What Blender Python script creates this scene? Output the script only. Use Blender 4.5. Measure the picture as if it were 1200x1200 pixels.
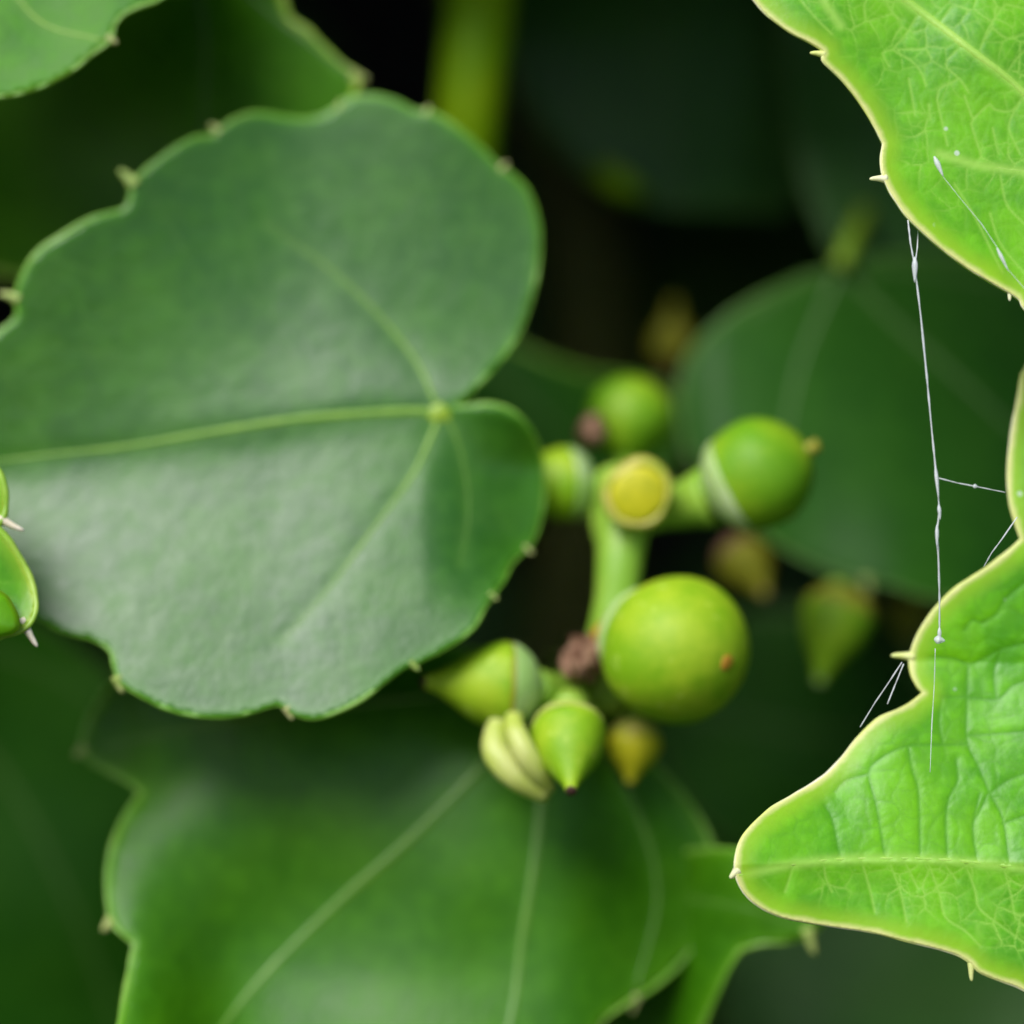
import bpy, math, random
import numpy as np
from mathutils import Vector, Matrix
from mathutils.geometry import delaunay_2d_cdt

random.seed(7); rng = np.random.default_rng(7)
scene = bpy.context.scene
C = scene.collection
for o in list(bpy.data.objects): bpy.data.objects.remove(o)

# ------------------------------------------------------------------ camera
CAM_H = 1.2                       # metres above the ground
cam_d = bpy.data.cameras.new('camera'); cam = bpy.data.objects.new('camera', cam_d); C.objects.link(cam)
cam.location = (0, 0, CAM_H); cam.rotation_euler = (math.radians(90), 0, 0)
cam_d.sensor_width = 36; cam_d.lens = 120; cam_d.clip_start = 0.01; cam_d.clip_end = 1000
cam_d.dof.use_dof = True; cam_d.dof.focus_distance = 0.1840; cam_d.dof.aperture_fstop = 10.0
scene.camera = cam

# ------------------------------------------------------------------ sky and sun
SUN = Vector((-0.36, -0.69, 0.74)).normalized()          # direction towards the sun
world = bpy.data.worlds.new('World'); scene.world = world; world.use_nodes = True
wn = world.node_tree
sky = wn.nodes.new('ShaderNodeTexSky'); sky.sky_type = 'NISHITA'; sky.sun_disc = False
sky.sun_elevation = math.asin(SUN.z); sky.sun_rotation = math.atan2(SUN.x, SUN.y) % (2 * math.pi)
sky.air_density = 1.0; sky.dust_density = 1.0; sky.ozone_density = 1.0
wn.nodes['Background'].inputs['Strength'].default_value = 0.05
wn.links.new(sky.outputs[0], wn.nodes['Background'].inputs['Color'])
sl = bpy.data.lights.new('sun', 'SUN'); so = bpy.data.objects.new('sun', sl); C.objects.link(so)
sl.energy = 1.5; sl.angle = math.radians(32); sl.color = (1.0, 0.99, 0.975)
so.rotation_euler = (-SUN).to_track_quat('-Z', 'Y').to_euler(); so.location = (-1, -2, 4)
vs = scene.view_settings
vs.view_transform = 'Standard'; vs.look = 'None'; vs.gamma = 1.0; vs.use_curve_mapping = False
vs.exposure = 1.32
scene.render.engine = 'CYCLES'
scene.cycles.max_bounces = 6; scene.cycles.diffuse_bounces = 3; scene.cycles.glossy_bounces = 2; scene.cycles.transmission_bounces = 4

# ------------------------------------------------------------------ helpers
# a point that stands d millimetres in front of the camera at position (px, py) of a 1200 x 1200 view
def mpp(d): return 60.0 * d / 200.0 / 1200.0 * 0.001       # metres per pixel at depth d (mm)
def P(px, py, d):
    s = mpp(d)
    return Vector(((px - 600) * s, d * 0.001, CAM_H - (py - 600) * s))
def Parr(px, py, d):
    s = 60.0 * d / 200.0 / 1200.0 * 0.001
    return np.stack([(px - 600) * s, d * 0.001, CAM_H - (py - 600) * s], 1)

def empty(name, loc):
    o = bpy.data.objects.new(name, None); C.objects.link(o); o.location = loc; o.empty_display_size = 0.005
    return o
def tag(o, label=None, cat=None, group=None, kind=None):
    if label: o['label'] = label
    if cat: o['category'] = cat
    if group: o['group'] = group
    if kind: o['kind'] = kind
    return o
def origin_of(parent):
    v = Vector((0, 0, 0))
    while parent is not None:
        v += parent.location; parent = parent.parent
    return v
def mesh_obj(name, verts, faces, mat, parent=None, smooth=True, loc=None):
    """verts in world metres; the object's origin is the parent's origin (or loc)"""
    base = origin_of(parent) if parent is not None else (Vector(loc) if loc is not None else Vector((0, 0, 0)))
    b = np.array(base)
    v = np.asarray(verts, dtype=float) - b
    me = bpy.data.meshes.new(name); me.from_pydata(v.tolist(), [], [tuple(int(i) for i in f) for f in faces])
    if smooth: me.polygons.foreach_set('use_smooth', [True] * len(me.polygons))
    me.materials.append(mat); me.update()
    o = bpy.data.objects.new(name, me); C.objects.link(o)
    if parent is not None: o.parent = parent
    elif loc is not None: o.location = loc
    return o
def attr(o, name, data):
    a = o.data.attributes.new(name, 'FLOAT', 'POINT'); a.data.foreach_set('value', np.asarray(data, dtype=np.float32))

def catmull(pts, step=6.0, closed=False):
    pts = [np.array(p[:2], float) for p in pts]; n = len(pts); out = []
    segs = n if closed else n - 1
    for i in range(segs):
        p1 = pts[i]; p2 = pts[(i + 1) % n]
        p0 = pts[(i - 1) % n] if (closed or i > 0) else 2 * p1 - p2
        p3 = pts[(i + 2) % n] if (closed or i + 2 < n) else 2 * p2 - p1
        k = max(1, int(np.linalg.norm(p2 - p1) / step))
        for j in range(k):
            t = j / k
            out.append(0.5 * ((2 * p1) + (-p0 + p2) * t + (2 * p0 - 5 * p1 + 4 * p2 - p3) * t * t + (-p0 + 3 * p1 - 3 * p2 + p3) * t ** 3))
    if not closed: out.append(pts[-1])
    return np.array(out)
def outline_curve(pts, step=6.0):
    """closed outline; a point with a third entry is a sharp corner"""
    cs = [i for i, p in enumerate(pts) if len(p) > 2]
    if not cs: return catmull(pts, step, True)
    n = len(pts); res = []
    for a, b in zip(cs, cs[1:] + [cs[0] + n]):
        run = [pts[i % n] for i in range(a, b + 1)]
        res.append(catmull(run, step)[:-1])
    return np.concatenate(res)

def inside(poly, x, y):
    c = np.zeros(len(x), bool); n = len(poly); j = n - 1
    for i in range(n):
        xi, yi = poly[i]; xj, yj = poly[j]
        if yi != yj:
            c ^= ((yi > y) != (yj > y)) & (x < (xj - xi) * (y - yi) / (yj - yi) + xi)
        j = i
    return c
def seg_dist(x, y, polys, closed=False):
    """distance of every point to a set of polylines"""
    d = np.full(len(x), 1e9)
    for pl in polys:
        pl = np.asarray(pl)
        a = pl if closed else pl[:-1]; b = np.roll(pl, -1, 0) if closed else pl[1:]
        for (ax, ay), (bx, by) in zip(a, b):
            dx, dy = bx - ax, by - ay; L = dx * dx + dy * dy + 1e-9
            t = np.clip(((x - ax) * dx + (y - ay) * dy) / L, 0, 1)
            d = np.minimum(d, (x - ax - t * dx) ** 2 + (y - ay - t * dy) ** 2)
    return np.sqrt(d)
def vnoise(x, y, scale, seed):
    """smooth value noise -1..1"""
    r = np.random.default_rng(seed); T = r.uniform(-1, 1, (64, 64))
    u = x / scale + 1000.37; v = y / scale + 1000.71
    iu = np.floor(u).astype(int); iv = np.floor(v).astype(int); fu = u - iu; fv = v - iv
    fu = fu * fu * (3 - 2 * fu); fv = fv * fv * (3 - 2 * fv)
    g = lambda a, b: T[a % 64, b % 64]
    return (g(iu, iv) * (1 - fu) + g(iu + 1, iv) * fu) * (1 - fv) + (g(iu, iv + 1) * (1 - fu) + g(iu + 1, iv + 1) * fu) * fv
def cells(x, y, size, seed):
    """distance to the border of a jittered cell network (pixels)"""
    r = np.random.default_rng(seed); T = r.uniform(0.08, 0.92, (97, 97, 2))
    iu = np.floor(x / size).astype(int); iv = np.floor(y / size).astype(int)
    best = np.full(len(x), 1e9); b1 = np.zeros((len(x), 2)); cand = []
    for a in (-2, -1, 0, 1, 2):
        for b in (-2, -1, 0, 1, 2):
            J = T[(iu + a) % 97, (iv + b) % 97]
            s = np.stack([(iu + a + J[:, 0]) * size, (iv + b + J[:, 1]) * size], 1); cand.append(s)
            d = (s[:, 0] - x) ** 2 + (s[:, 1] - y) ** 2
            m = d < best; best = np.where(m, d, best); b1[m] = s[m]
    e = np.full(len(x), 1e9); X = np.stack([x, y], 1)
    for s in cand:
        df = s - b1; L = np.sqrt((df ** 2).sum(1)); ok = L > 1e-6
        m = (s + b1) / 2
        dd = np.where(ok, ((m - X) * df).sum(1) / np.maximum(L, 1e-6), 1e9)
        e = np.minimum(e, np.abs(dd))
    return e

def sweep(points, radii, sides=10, cap=True, flat=1.0, squash_dir=None):
    """tube through world points; returns verts, faces"""
    pts = [Vector(p) for p in points]; n = len(pts); V = []; F = []
    up = Vector((0.31, -0.9, 0.28)) if squash_dir is None else Vector(squash_dir)
    for i, p in enumerate(pts):
        t = (pts[min(i + 1, n - 1)] - pts[max(i - 1, 0)]).normalized()
        a = up - t * up.dot(t)
        if a.length < 1e-4: a = t.orthogonal()
        a.normalize(); b = t.cross(a)
        for k in range(sides):
            w = 2 * math.pi * k / sides
            V.append(p + (a * math.cos(w) * flat + b * math.sin(w)) * radii[i])
    for i in range(n - 1):
        for k in range(sides):
            k2 = (k + 1) % sides
            F.append((i * sides + k, i * sides + k2, (i + 1) * sides + k2, (i + 1) * sides + k))
    if cap:
        F.append(tuple(range(sides - 1, -1, -1))); F.append(tuple((n - 1) * sides + k for k in range(sides)))
    return V, F
def lathe(base, axis, prof, sides=28, wob=0.0, seed=0):
    """profile [(t, r)] along an axis from base, all in metres"""
    ax = Vector(axis).normalized(); a = ax.orthogonal().normalized(); b = ax.cross(a); V = []; F = []
    r0 = random.Random(seed); ph = [r0.uniform(0, 6.28) for _ in range(4)]
    for t, r in prof:
        for k in range(sides):
            w = 2 * math.pi * k / sides
            q = r * (1 + wob * (math.sin(2 * w + ph[0]) + 0.6 * math.sin(3 * w + ph[1] + t * 300) + 0.5 * math.sin(5 * w + ph[2])))
            V.append(Vector(base) + ax * t + (a * math.cos(w) + b * math.sin(w)) * q)
    m = len(prof)
    for i in range(m - 1):
        for k in range(sides):
            k2 = (k + 1) % sides
            F.append((i * sides + k, i * sides + k2, (i + 1) * sides + k2, (i + 1) * sides + k))
    F.append(tuple(range(sides - 1, -1, -1))); F.append(tuple((m - 1) * sides + k for k in range(sides)))
    return V, F
def smooth_prof(pts, n=6):
    c = catmull(pts, 1e9); out = []
    P4 = [np.array(p, float) for p in pts]
    for i in range(len(P4) - 1):
        p1, p2 = P4[i], P4[i + 1]; p0 = P4[i - 1] if i else 2 * p1 - p2; p3 = P4[i + 2] if i + 2 < len(P4) else 2 * p2 - p1
        for j in range(n):
            t = j / n
            q = 0.5 * ((2 * p1) + (-p0 + p2) * t + (2 * p0 - 5 * p1 + 4 * p2 - p3) * t * t + (-p0 + 3 * p1 - 3 * p2 + p3) * t ** 3)
            out.append((float(q[0]), max(1e-6, float(q[1]))))
    out.append((float(P4[-1][0]), max(1e-6, float(P4[-1][1]))))
    return out

# ------------------------------------------------------------------ materials
def nt_new(name):
    m = bpy.data.materials.new(name); m.use_nodes = True; nt = m.node_tree
    for n in list(nt.nodes): nt.nodes.remove(n)
    return m, nt, nt.nodes, nt.links
def rgba(c): return (c[0], c[1], c[2], 1.0)
def noise(N, L, co, scale, detail=4, rough=0.55, vec_scale=None):
    n = N.new('ShaderNodeTexNoise'); n.inputs['Scale'].default_value = scale; n.inputs['Detail'].default_value = detail
    n.inputs['Roughness'].default_value = rough
    if vec_scale is not None:
        mp = N.new('ShaderNodeMapping'); mp.inputs['Scale'].default_value = vec_scale[0]; mp.inputs['Rotation'].default_value = vec_scale[1]
        L.new(co, mp.inputs['Vector']); L.new(mp.outputs[0], n.inputs['Vector'])
    else: L.new(co, n.inputs['Vector'])
    return n.outputs['Fac']
def ramp(N, L, fac, lo, hi, smooth=True):
    m = N.new('ShaderNodeMapRange'); m.interpolation_type = 'SMOOTHSTEP' if smooth else 'LINEAR'
    m.inputs['From Min'].default_value = lo; m.inputs['From Max'].default_value = hi
    L.new(fac, m.inputs['Value']); return m.outputs['Result']
def mix(N, L, fac, a, b):
    m = N.new('ShaderNodeMix'); m.data_type = 'RGBA'
    if isinstance(fac, float): m.inputs['Factor'].default_value = fac
    else: L.new(fac, m.inputs['Factor'])
    for s, v in ((m.inputs['A'], a), (m.inputs['B'], b)):
        if isinstance(v, tuple): s.default_value = rgba(v)
        else: L.new(v, s)
    return m.outputs['Result']
def mul(N, L, a, k):
    m = N.new('ShaderNodeMath'); m.operation = 'MULTIPLY'; L.new(a, m.inputs[0])
    if isinstance(k, float): m.inputs[1].default_value = k
    else: L.new(k, m.inputs[1])
    return m.outputs[0]

def leaf_material(name, base, base2, vein, margin, margin_mm=0.5, vein_amt=0.7, rough=0.42, spec=0.5, trans=0.3, bump=0.00003, specks=False, wrinkle=False, coat=0.0, halo=None):
    m, nt, N, L = nt_new(name)
    co = N.new('ShaderNodeTexCoord').outputs['Object']
    n1 = noise(N, L, co, 160, 4); n2 = noise(N, L, co, 900, 3)
    col = mix(N, L, ramp(N, L, n1, 0.35, 0.68), base, base2)
    mot = mix(N, L, mul(N, L, ramp(N, L, n2, 0.4, 0.7), 0.22), col, tuple(min(1, c * 1.7) for c in base2))
    av = N.new('ShaderNodeAttribute'); av.attribute_name = 'vein'
    ae = N.new('ShaderNodeAttribute'); ae.attribute_name = 'edge'
    ag = N.new('ShaderNodeAttribute'); ag.attribute_name = 'groove'
    mot = mix(N, L, mul(N, L, ag.outputs['Fac'], 0.7), mot, (base[0] * 0.55, base[1] * 0.72, base[2]))      # sunken veins are a deeper green; the colour also deepens their soft groove shading
    c2 = mix(N, L, mul(N, L, av.outputs['Fac'], vein_amt), mot, vein)
    # the leaf's own pale margin, uneven in width
    en = N.new('ShaderNodeMath'); en.operation = 'MULTIPLY_ADD'; L.new(n2, en.inputs[0]); en.inputs[1].default_value = margin_mm * 1.2
    L.new(ae.outputs['Fac'], en.inputs[2])
    ef = ramp(N, L, en.outputs[0], margin_mm * 2.0, margin_mm * 0.6)
    if halo:
        hf = ramp(N, L, en.outputs[0], margin_mm * 2.0 + halo[1], margin_mm)
        c2 = mix(N, L, mul(N, L, hf, 0.75), c2, halo[0])
    c3 = mix(N, L, ef, c2, margin)
    rgh = N.new('ShaderNodeMapRange'); L.new(n2, rgh.inputs['Value']); rgh.inputs['To Min'].default_value = rough - 0.08; rgh.inputs['To Max'].default_value = rough + 0.1
    if specks:
        v = N.new('ShaderNodeTexVoronoi'); v.inputs['Scale'].default_value = 620; L.new(co, v.inputs['Vector'])
        n3 = noise(N, L, co, 260, 2)
        sp = mul(N, L, ramp(N, L, v.outputs['Distance'], 0.13, 0.06), ramp(N, L, n3, 0.55, 0.62))
        c3 = mix(N, L, mul(N, L, sp, 0.85), c3, (0.75, 0.85, 0.7))
    p = N.new('ShaderNodeBsdfPrincipled'); L.new(c3, p.inputs['Base Color']); L.new(rgh.outputs[0], p.inputs['Roughness'])
    p.inputs['Specular IOR Level'].default_value = spec
    p.inputs['Coat Weight'].default_value = coat; p.inputs['Coat Roughness'].default_value = 0.3
    h = noise(N, L, co, 2600, 3)
    b = N.new('ShaderNodeBump'); b.inputs['Strength'].default_value = 1.0; b.inputs['Distance'].default_value = bump
    L.new(h, b.inputs['Height'])
    last = b
    if wrinkle:
        w = noise(N, L, co, 620, 5, 0.6, ((0.75, 1.0, 1.45), (0, math.radians(-28), 0)))
        b2 = N.new('ShaderNodeBump'); b2.inputs['Strength'].default_value = 1.0; b2.inputs['Distance'].default_value = 0.000045
        L.new(w, b2.inputs['Height']); L.new(b.outputs[0], b2.inputs['Normal']); last = b2
    L.new(last.outputs[0], p.inputs['Normal'])
    t = N.new('ShaderNodeBsdfTranslucent')
    tc = mix(N, L, 0.5, c3, tuple(min(1.0, k) for k in (base2[0] * 3.4, base2[1] * 2.4, base2[2])))
    L.new(tc, t.inputs['Color'])
    mx = N.new('ShaderNodeMixShader'); mx.inputs[0].default_value = trans
    L.new(p.outputs[0], mx.inputs[1]); L.new(t.outputs[0], mx.inputs[2])
    out = N.new('ShaderNodeOutputMaterial'); L.new(mx.outputs[0], out.inputs['Surface'])
    return m

def skin_material(name, base, base2, rough=0.4, sss=0.0, spec=0.5, scale=400, bump=0.00003, dots=None):
    m, nt, N, L = nt_new(name)
    co = N.new('ShaderNodeTexCoord').outputs['Object']
    n1 = noise(N, L, co, scale, 4)
    col = mix(N, L, ramp(N, L, n1, 0.35, 0.68), base, base2)
    if dots:
        n2 = noise(N, L, co, scale * 4, 2); col = mix(N, L, mul(N, L, ramp(N, L, n2, 0.62, 0.72), 0.5), col, dots)
    p = N.new('ShaderNodeBsdfPrincipled'); L.new(col, p.inputs['Base Color']); p.inputs['Roughness'].default_value = rough
    p.inputs['Specular IOR Level'].default_value = spec
    if sss:
        p.inputs['Subsurface Weight'].default_value = sss; p.inputs['Subsurface Radius'].default_value = (1.0, 1.0, 0.35)
        p.inputs['Subsurface Scale'].default_value = 0.0012
    h = noise(N, L, co, 1800, 3)
    b = N.new('ShaderNodeBump'); b.inputs['Distance'].default_value = bump; L.new(h, b.inputs['Height']); L.new(b.outputs[0], p.inputs['Normal'])
    out = N.new('ShaderNodeOutputMaterial'); L.new(p.outputs[0], out.inputs['Surface'])
    return m

M = {}
M['young'] = leaf_material('young_leaf', (0.085, 0.38, 0.001), (0.19, 0.56, 0.002), (0.44, 0.76, 0.11), (0.84, 0.82, 0.30), 0.30, 0.78, 0.39, 0.5, 0.30, 0.00002, specks=True, halo=((0.40, 0.66, 0.02), 1.2))
M['young_left'] = leaf_material('young_leaf_left', (0.08, 0.33, 0.003), (0.14, 0.42, 0.005), (0.3, 0.55, 0.06), (0.46, 0.60, 0.04), 0.3, 0.6, 0.36, 0.5, 0.3, 0.00002, halo=((0.28, 0.52, 0.01), 0.9))
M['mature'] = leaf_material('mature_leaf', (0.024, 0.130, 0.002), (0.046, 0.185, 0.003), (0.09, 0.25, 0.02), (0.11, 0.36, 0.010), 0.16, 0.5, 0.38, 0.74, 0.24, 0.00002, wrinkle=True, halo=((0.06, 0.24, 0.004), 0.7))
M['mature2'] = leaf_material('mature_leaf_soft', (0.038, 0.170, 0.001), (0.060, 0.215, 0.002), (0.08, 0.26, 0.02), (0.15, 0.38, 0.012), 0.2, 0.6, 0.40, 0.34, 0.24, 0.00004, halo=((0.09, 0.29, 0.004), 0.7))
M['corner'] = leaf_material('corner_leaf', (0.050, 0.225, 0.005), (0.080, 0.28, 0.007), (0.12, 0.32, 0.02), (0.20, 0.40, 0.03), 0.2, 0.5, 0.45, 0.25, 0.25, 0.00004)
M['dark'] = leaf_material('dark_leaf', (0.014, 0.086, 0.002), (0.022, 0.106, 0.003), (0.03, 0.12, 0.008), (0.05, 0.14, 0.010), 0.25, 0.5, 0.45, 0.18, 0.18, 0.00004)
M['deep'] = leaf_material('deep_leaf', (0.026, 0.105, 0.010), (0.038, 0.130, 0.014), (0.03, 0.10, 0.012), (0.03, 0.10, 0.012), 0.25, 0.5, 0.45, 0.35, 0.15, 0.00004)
M['vein_young'] = skin_material('vein_young', (0.30, 0.58, 0.06), (0.38, 0.64, 0.09), 0.45, 0.2)
M['vein_mature'] = skin_material('vein_mature', (0.15, 0.32, 0.02), (0.20, 0.38, 0.03), 0.42, 0.1)
M['vein_dark'] = skin_material('vein_dark', (0.040, 0.12, 0.010), (0.052, 0.14, 0.014), 0.5)
M['vein_soft'] = skin_material('vein_soft', (0.085, 0.22, 0.015), (0.11, 0.25, 0.02), 0.42)
M['vein_joint'] = skin_material('vein_joint', (0.24, 0.40, 0.02), (0.30, 0.44, 0.03), 0.45, 0.1)
M['olive_dark'] = skin_material('olive_dark', (0.14, 0.15, 0.006), (0.20, 0.19, 0.012), 0.6, 0.1, spec=0.2, scale=500)
M['margin_young'] = skin_material('margin_young', (0.66, 0.74, 0.16), (0.90, 0.86, 0.58), 0.5, 0.2, scale=190)
M['margin_left'] = skin_material('margin_left', (0.26, 0.48, 0.03), (0.38, 0.56, 0.07), 0.4, 0.3)
M['margin_mature'] = skin_material('margin_mature', (0.16, 0.38, 0.03), (0.24, 0.46, 0.06), 0.4, 0.2)
M['margin_dark'] = skin_material('margin_dark', (0.06, 0.16, 0.02), (0.09, 0.19, 0.03), 0.5)
M['tooth'] = skin_material('tooth', (0.80, 0.68, 0.46), (0.88, 0.76, 0.58), 0.5, 0.2)
M['tooth_green'] = skin_material('tooth_green', (0.34, 0.48, 0.10), (0.50, 0.48, 0.20), 0.5, 0.2)
M['stem'] = skin_material('stem', (0.20, 0.40, 0.001), (0.27, 0.44, 0.002), 0.55, 0.1, spec=0.2, scale=300)
M['petiole'] = skin_material('petiole', (0.18, 0.34, 0.015), (0.24, 0.38, 0.025), 0.45, 0.15, scale=300)
M['bark'] = skin_material('bark', (0.10, 0.12, 0.018), (0.15, 0.16, 0.03), 0.38, 0, scale=700, bump=0.0004)
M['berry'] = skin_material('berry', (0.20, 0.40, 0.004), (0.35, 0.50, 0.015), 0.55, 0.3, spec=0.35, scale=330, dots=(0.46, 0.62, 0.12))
M['berry_darker'] = skin_material('berry_green', (0.13, 0.33, 0.004), (0.26, 0.43, 0.012), 0.55, 0.3, spec=0.35, scale=260)  # darker, greener berry colour for the right, top and rear fruits
M['stalk'] = skin_material('stalk', (0.22, 0.42, 0.03), (0.30, 0.48, 0.05), 0.45, 0.25, scale=350)
M['collar'] = skin_material('collar', (0.36, 0.52, 0.16), (0.48, 0.60, 0.28), 0.45, 0.3, scale=500)
M['cup'] = skin_material('cup', (0.32, 0.52, 0.14), (0.46, 0.60, 0.28), 0.5, 0.3, scale=600)
M['cream'] = skin_material('cream', (0.42, 0.52, 0.06), (0.56, 0.60, 0.18), 0.45, 0.35, scale=350)
M['yellow'] = skin_material('yellow', (0.46, 0.46, 0.006), (0.60, 0.56, 0.012), 0.5, 0.2, scale=700)
M['yellow_rim'] = skin_material('yellow_rim', (0.40, 0.46, 0.04), (0.60, 0.52, 0.12), 0.5, 0.2, scale=800)
M['olive'] = skin_material('olive', (0.26, 0.28, 0.015), (0.34, 0.32, 0.03), 0.5, 0.2, scale=500)
M['brown'] = skin_material('brown', (0.10, 0.035, 0.012), (0.36, 0.20, 0.12), 0.75, 0, scale=900, bump=0.0006)
M['dark_tip'] = skin_material('dark_tip', (0.05, 0.02, 0.012), (0.12, 0.05, 0.03), 0.7, 0, scale=1500)
M['scar'] = skin_material('scar', (0.42, 0.20, 0.01), (0.50, 0.28, 0.02), 0.6, 0, scale=1500)
M['silk'] = skin_material('silk', (0.82, 0.86, 0.84), (0.92, 0.93, 0.92), 0.3, 0.0)
_nt = M['silk'].node_tree; _tr = _nt.nodes.new('ShaderNodeBsdfTransparent'); _mx = _nt.nodes.new('ShaderNodeMixShader'); _mx.inputs[0].default_value = 0.4
_out = [n for n in _nt.nodes if n.type == 'OUTPUT_MATERIAL'][0]; _p = [n for n in _nt.nodes if n.type == 'BSDF_PRINCIPLED'][0]
_nt.links.new(_p.outputs[0], _mx.inputs[1]); _nt.links.new(_tr.outputs[0], _mx.inputs[2]); _nt.links.new(_mx.outputs[0], _out.inputs['Surface'])
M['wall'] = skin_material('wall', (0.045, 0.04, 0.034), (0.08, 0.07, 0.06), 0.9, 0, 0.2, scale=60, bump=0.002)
M['ground'] = skin_material('ground', (0.07, 0.065, 0.05), (0.10, 0.09, 0.07), 0.95, 0, 0.2, scale=4, bump=0.004)
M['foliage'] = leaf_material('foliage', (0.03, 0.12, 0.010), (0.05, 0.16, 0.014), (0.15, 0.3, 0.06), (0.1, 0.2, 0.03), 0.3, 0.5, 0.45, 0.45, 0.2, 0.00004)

# ------------------------------------------------------------------ setting
g = mesh_obj('ground', [(-300, -300, 0), (300, -300, 0), (300, 300, 0), (-300, 300, 0)], [(0, 1, 2, 3)], M['ground'], smooth=False)
tag(g, 'bare earth ground at the foot of the ivy wall', 'ground', kind='structure')
wy0, wy1 = 0.285, 0.585
w = mesh_obj('wall', [(-3, wy0, 0.002), (3, wy0, 0.002), (3, wy1, 0.002), (-3, wy1, 0.002), (-3, wy0, 2.6), (3, wy0, 2.6), (3, wy1, 2.6), (-3, wy1, 2.6)],
             [(0, 1, 5, 4), (1, 2, 6, 5), (2, 3, 7, 6), (3, 0, 4, 7), (4, 5, 6, 7), (3, 2, 1, 0)], M['wall'], smooth=False)
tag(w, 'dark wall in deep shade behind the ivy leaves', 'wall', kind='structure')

# ------------------------------------------------------------------ leaf builder
def inframe(x, y, m=60): return (x > -m) & (x < 1200 + m) & (y > -m) & (y < 1200 + m)
def build_leaf(name, label, base, outline, depth, mat, mmat, vmat, tmat=None, veins=(), fine=(), teeth=(), petiole=None, sp=9.0, margin_px=4.0,
               cell=None, groove=0.0, vein_px=4.0, thick=0.25, quilt=0.0, ridge=0.0, vfade=None, group=None, petiole_mat='petiole', sink=0.55, lump=(0.0, 60, 1)):
    oc = outline_curve(outline, max(3.0, sp * 0.7))
    bx, by = base
    root = empty(name, P(bx, by, depth(np.array([bx * 1.0]), np.array([by * 1.0]))[0]))
    tag(root, label, 'leaf', group or 'ivy leaves growing over the wall')
    # interior points: a jittered triangular lattice, coarser outside the view
    pts = []
    x0, y0 = oc.min(0); x1, y1 = oc.max(0)
    for s, inner in ((sp, True), (max(sp * 2.5, 14.0), False)):
        gx = np.arange(x0, x1, s); gy = np.arange(y0, y1, s * 0.866)
        X, Y = np.meshgrid(gx, gy); X = X + (np.arange(len(gy)) % 2)[:, None] * s * 0.5
        X = X.ravel(); Y = Y.ravel()
        X = X + rng.uniform(-.22, .22, len(X)) * s; Y = Y + rng.uniform(-.22, .22, len(X)) * s
        fr = inframe(X, Y, 40)
        k = fr if inner else ~fr
        X, Y = X[k], Y[k]
        k = inside(oc, X, Y); X, Y = X[k], Y[k]
        k = seg_dist(X, Y, [oc], True) > s * 0.45
        pts.append(np.stack([X[k], Y[k]], 1))
    inner = np.concatenate(pts)
    allp = np.concatenate([oc, inner]); n = len(oc)
    r = delaunay_2d_cdt([Vector(p) for p in allp.tolist()], [(i, (i + 1) % n) for i in range(n)], [], 1, 1e-4, False)
    vv = np.array([tuple(v) for v in r[0]]); F = np.array([tuple(f) for f in r[2]])
    x, y = vv[:, 0], vv[:, 1]
    F = F[inside(oc, x[F].mean(1), y[F].mean(1))].tolist()
    d = depth(x, y)
    vl = [catmull(v[0], 8) for v in veins]; fl = [catmull(f, 6) for f in fine]
    dv = seg_dist(x, y, vl) if vl else np.full(len(x), 1e9)
    df = seg_dist(x, y, fl) if fl else np.full(len(x), 1e9)
    de = seg_dist(x, y, [oc], True)
    dn = np.minimum(dv, df); vein = np.exp(-(dv / (vein_px * 1.6)) ** 2)
    vf = vfade(x, y) if vfade else 1.0
    if fl: vein = np.maximum(vein, 0.72 * vf * np.exp(-(df / (vein_px * 0.42)) ** 2))
    gv = np.zeros(len(x))
    if cell:
        wx = x + 7 * vnoise(x, y, 22, 5); wy = y + 7 * vnoise(x, y, 22, 6)
        e1 = cells(wx, wy, cell, 11); e2 = cells(wx + 300, wy + 90, cell * 0.46, 12)
        fade = np.clip((de - 12) / 30, 0, 1)
        vis = np.clip(0.55 + 0.9 * vnoise(x, y, 45, 9), 0, 1)
        vein = np.maximum(vein, 0.85 * vf * vis * fade * np.exp(-(e1 / (vein_px * 0.34)) ** 2))
        vein = np.maximum(vein, 0.42 * vf * vis * fade * np.exp(-(e2 / (vein_px * 0.30)) ** 2))
        e3 = cells(wx + 700, wy + 500, cell * 0.22, 13)
        vein = np.maximum(vein, 0.13 * vf * fade * np.exp(-(e3 / (vein_px * 0.3)) ** 2))
        if vfade: gv = (1 - vf) * np.clip(de / 25, 0, 1) * np.maximum(np.exp(-(df / 2.3) ** 2), np.maximum(0.6 * vis * np.exp(-(e1 / 1.8) ** 2), 0.22 * np.exp(-(e2 / 1.5) ** 2)))
        dq = np.minimum(dn, e1)
        # the lamina bulges between its veins
        h = fade * (quilt * (1 - np.exp(-(dq / (cell * 0.24)) ** 1.3)) + 0.30 * quilt * (1 - np.exp(-(np.minimum(dq, e2) / (cell * 0.11)) ** 1.3)))
        d = d - h
        if ridge: d = d - ridge * np.clip(de / 25, 0, 1) * (1 - np.exp(-(df / 5.5) ** 1.4))
    if groove: d = d + groove * np.exp(-(dv / (vein_px * 2.5)) ** 2)
    if lump[0]: d = d + lump[0] * vnoise(x, y, lump[1], lump[2]) * np.clip(de / 20, 0, 1)
    W = Parr(x, y, d)
    f0 = F[0]; a, b, c = (Vector(W[i]) for i in f0[:3])
    if (b - a).cross(c - a).dot(Vector((0, -1, 0))) < 0: F = [f[::-1] for f in F]
    bl = mesh_obj('blade', W, F, mat, root)
    attr(bl, 'vein', vein); attr(bl, 'edge', de * 0.05); attr(bl, 'groove', gv)
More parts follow.
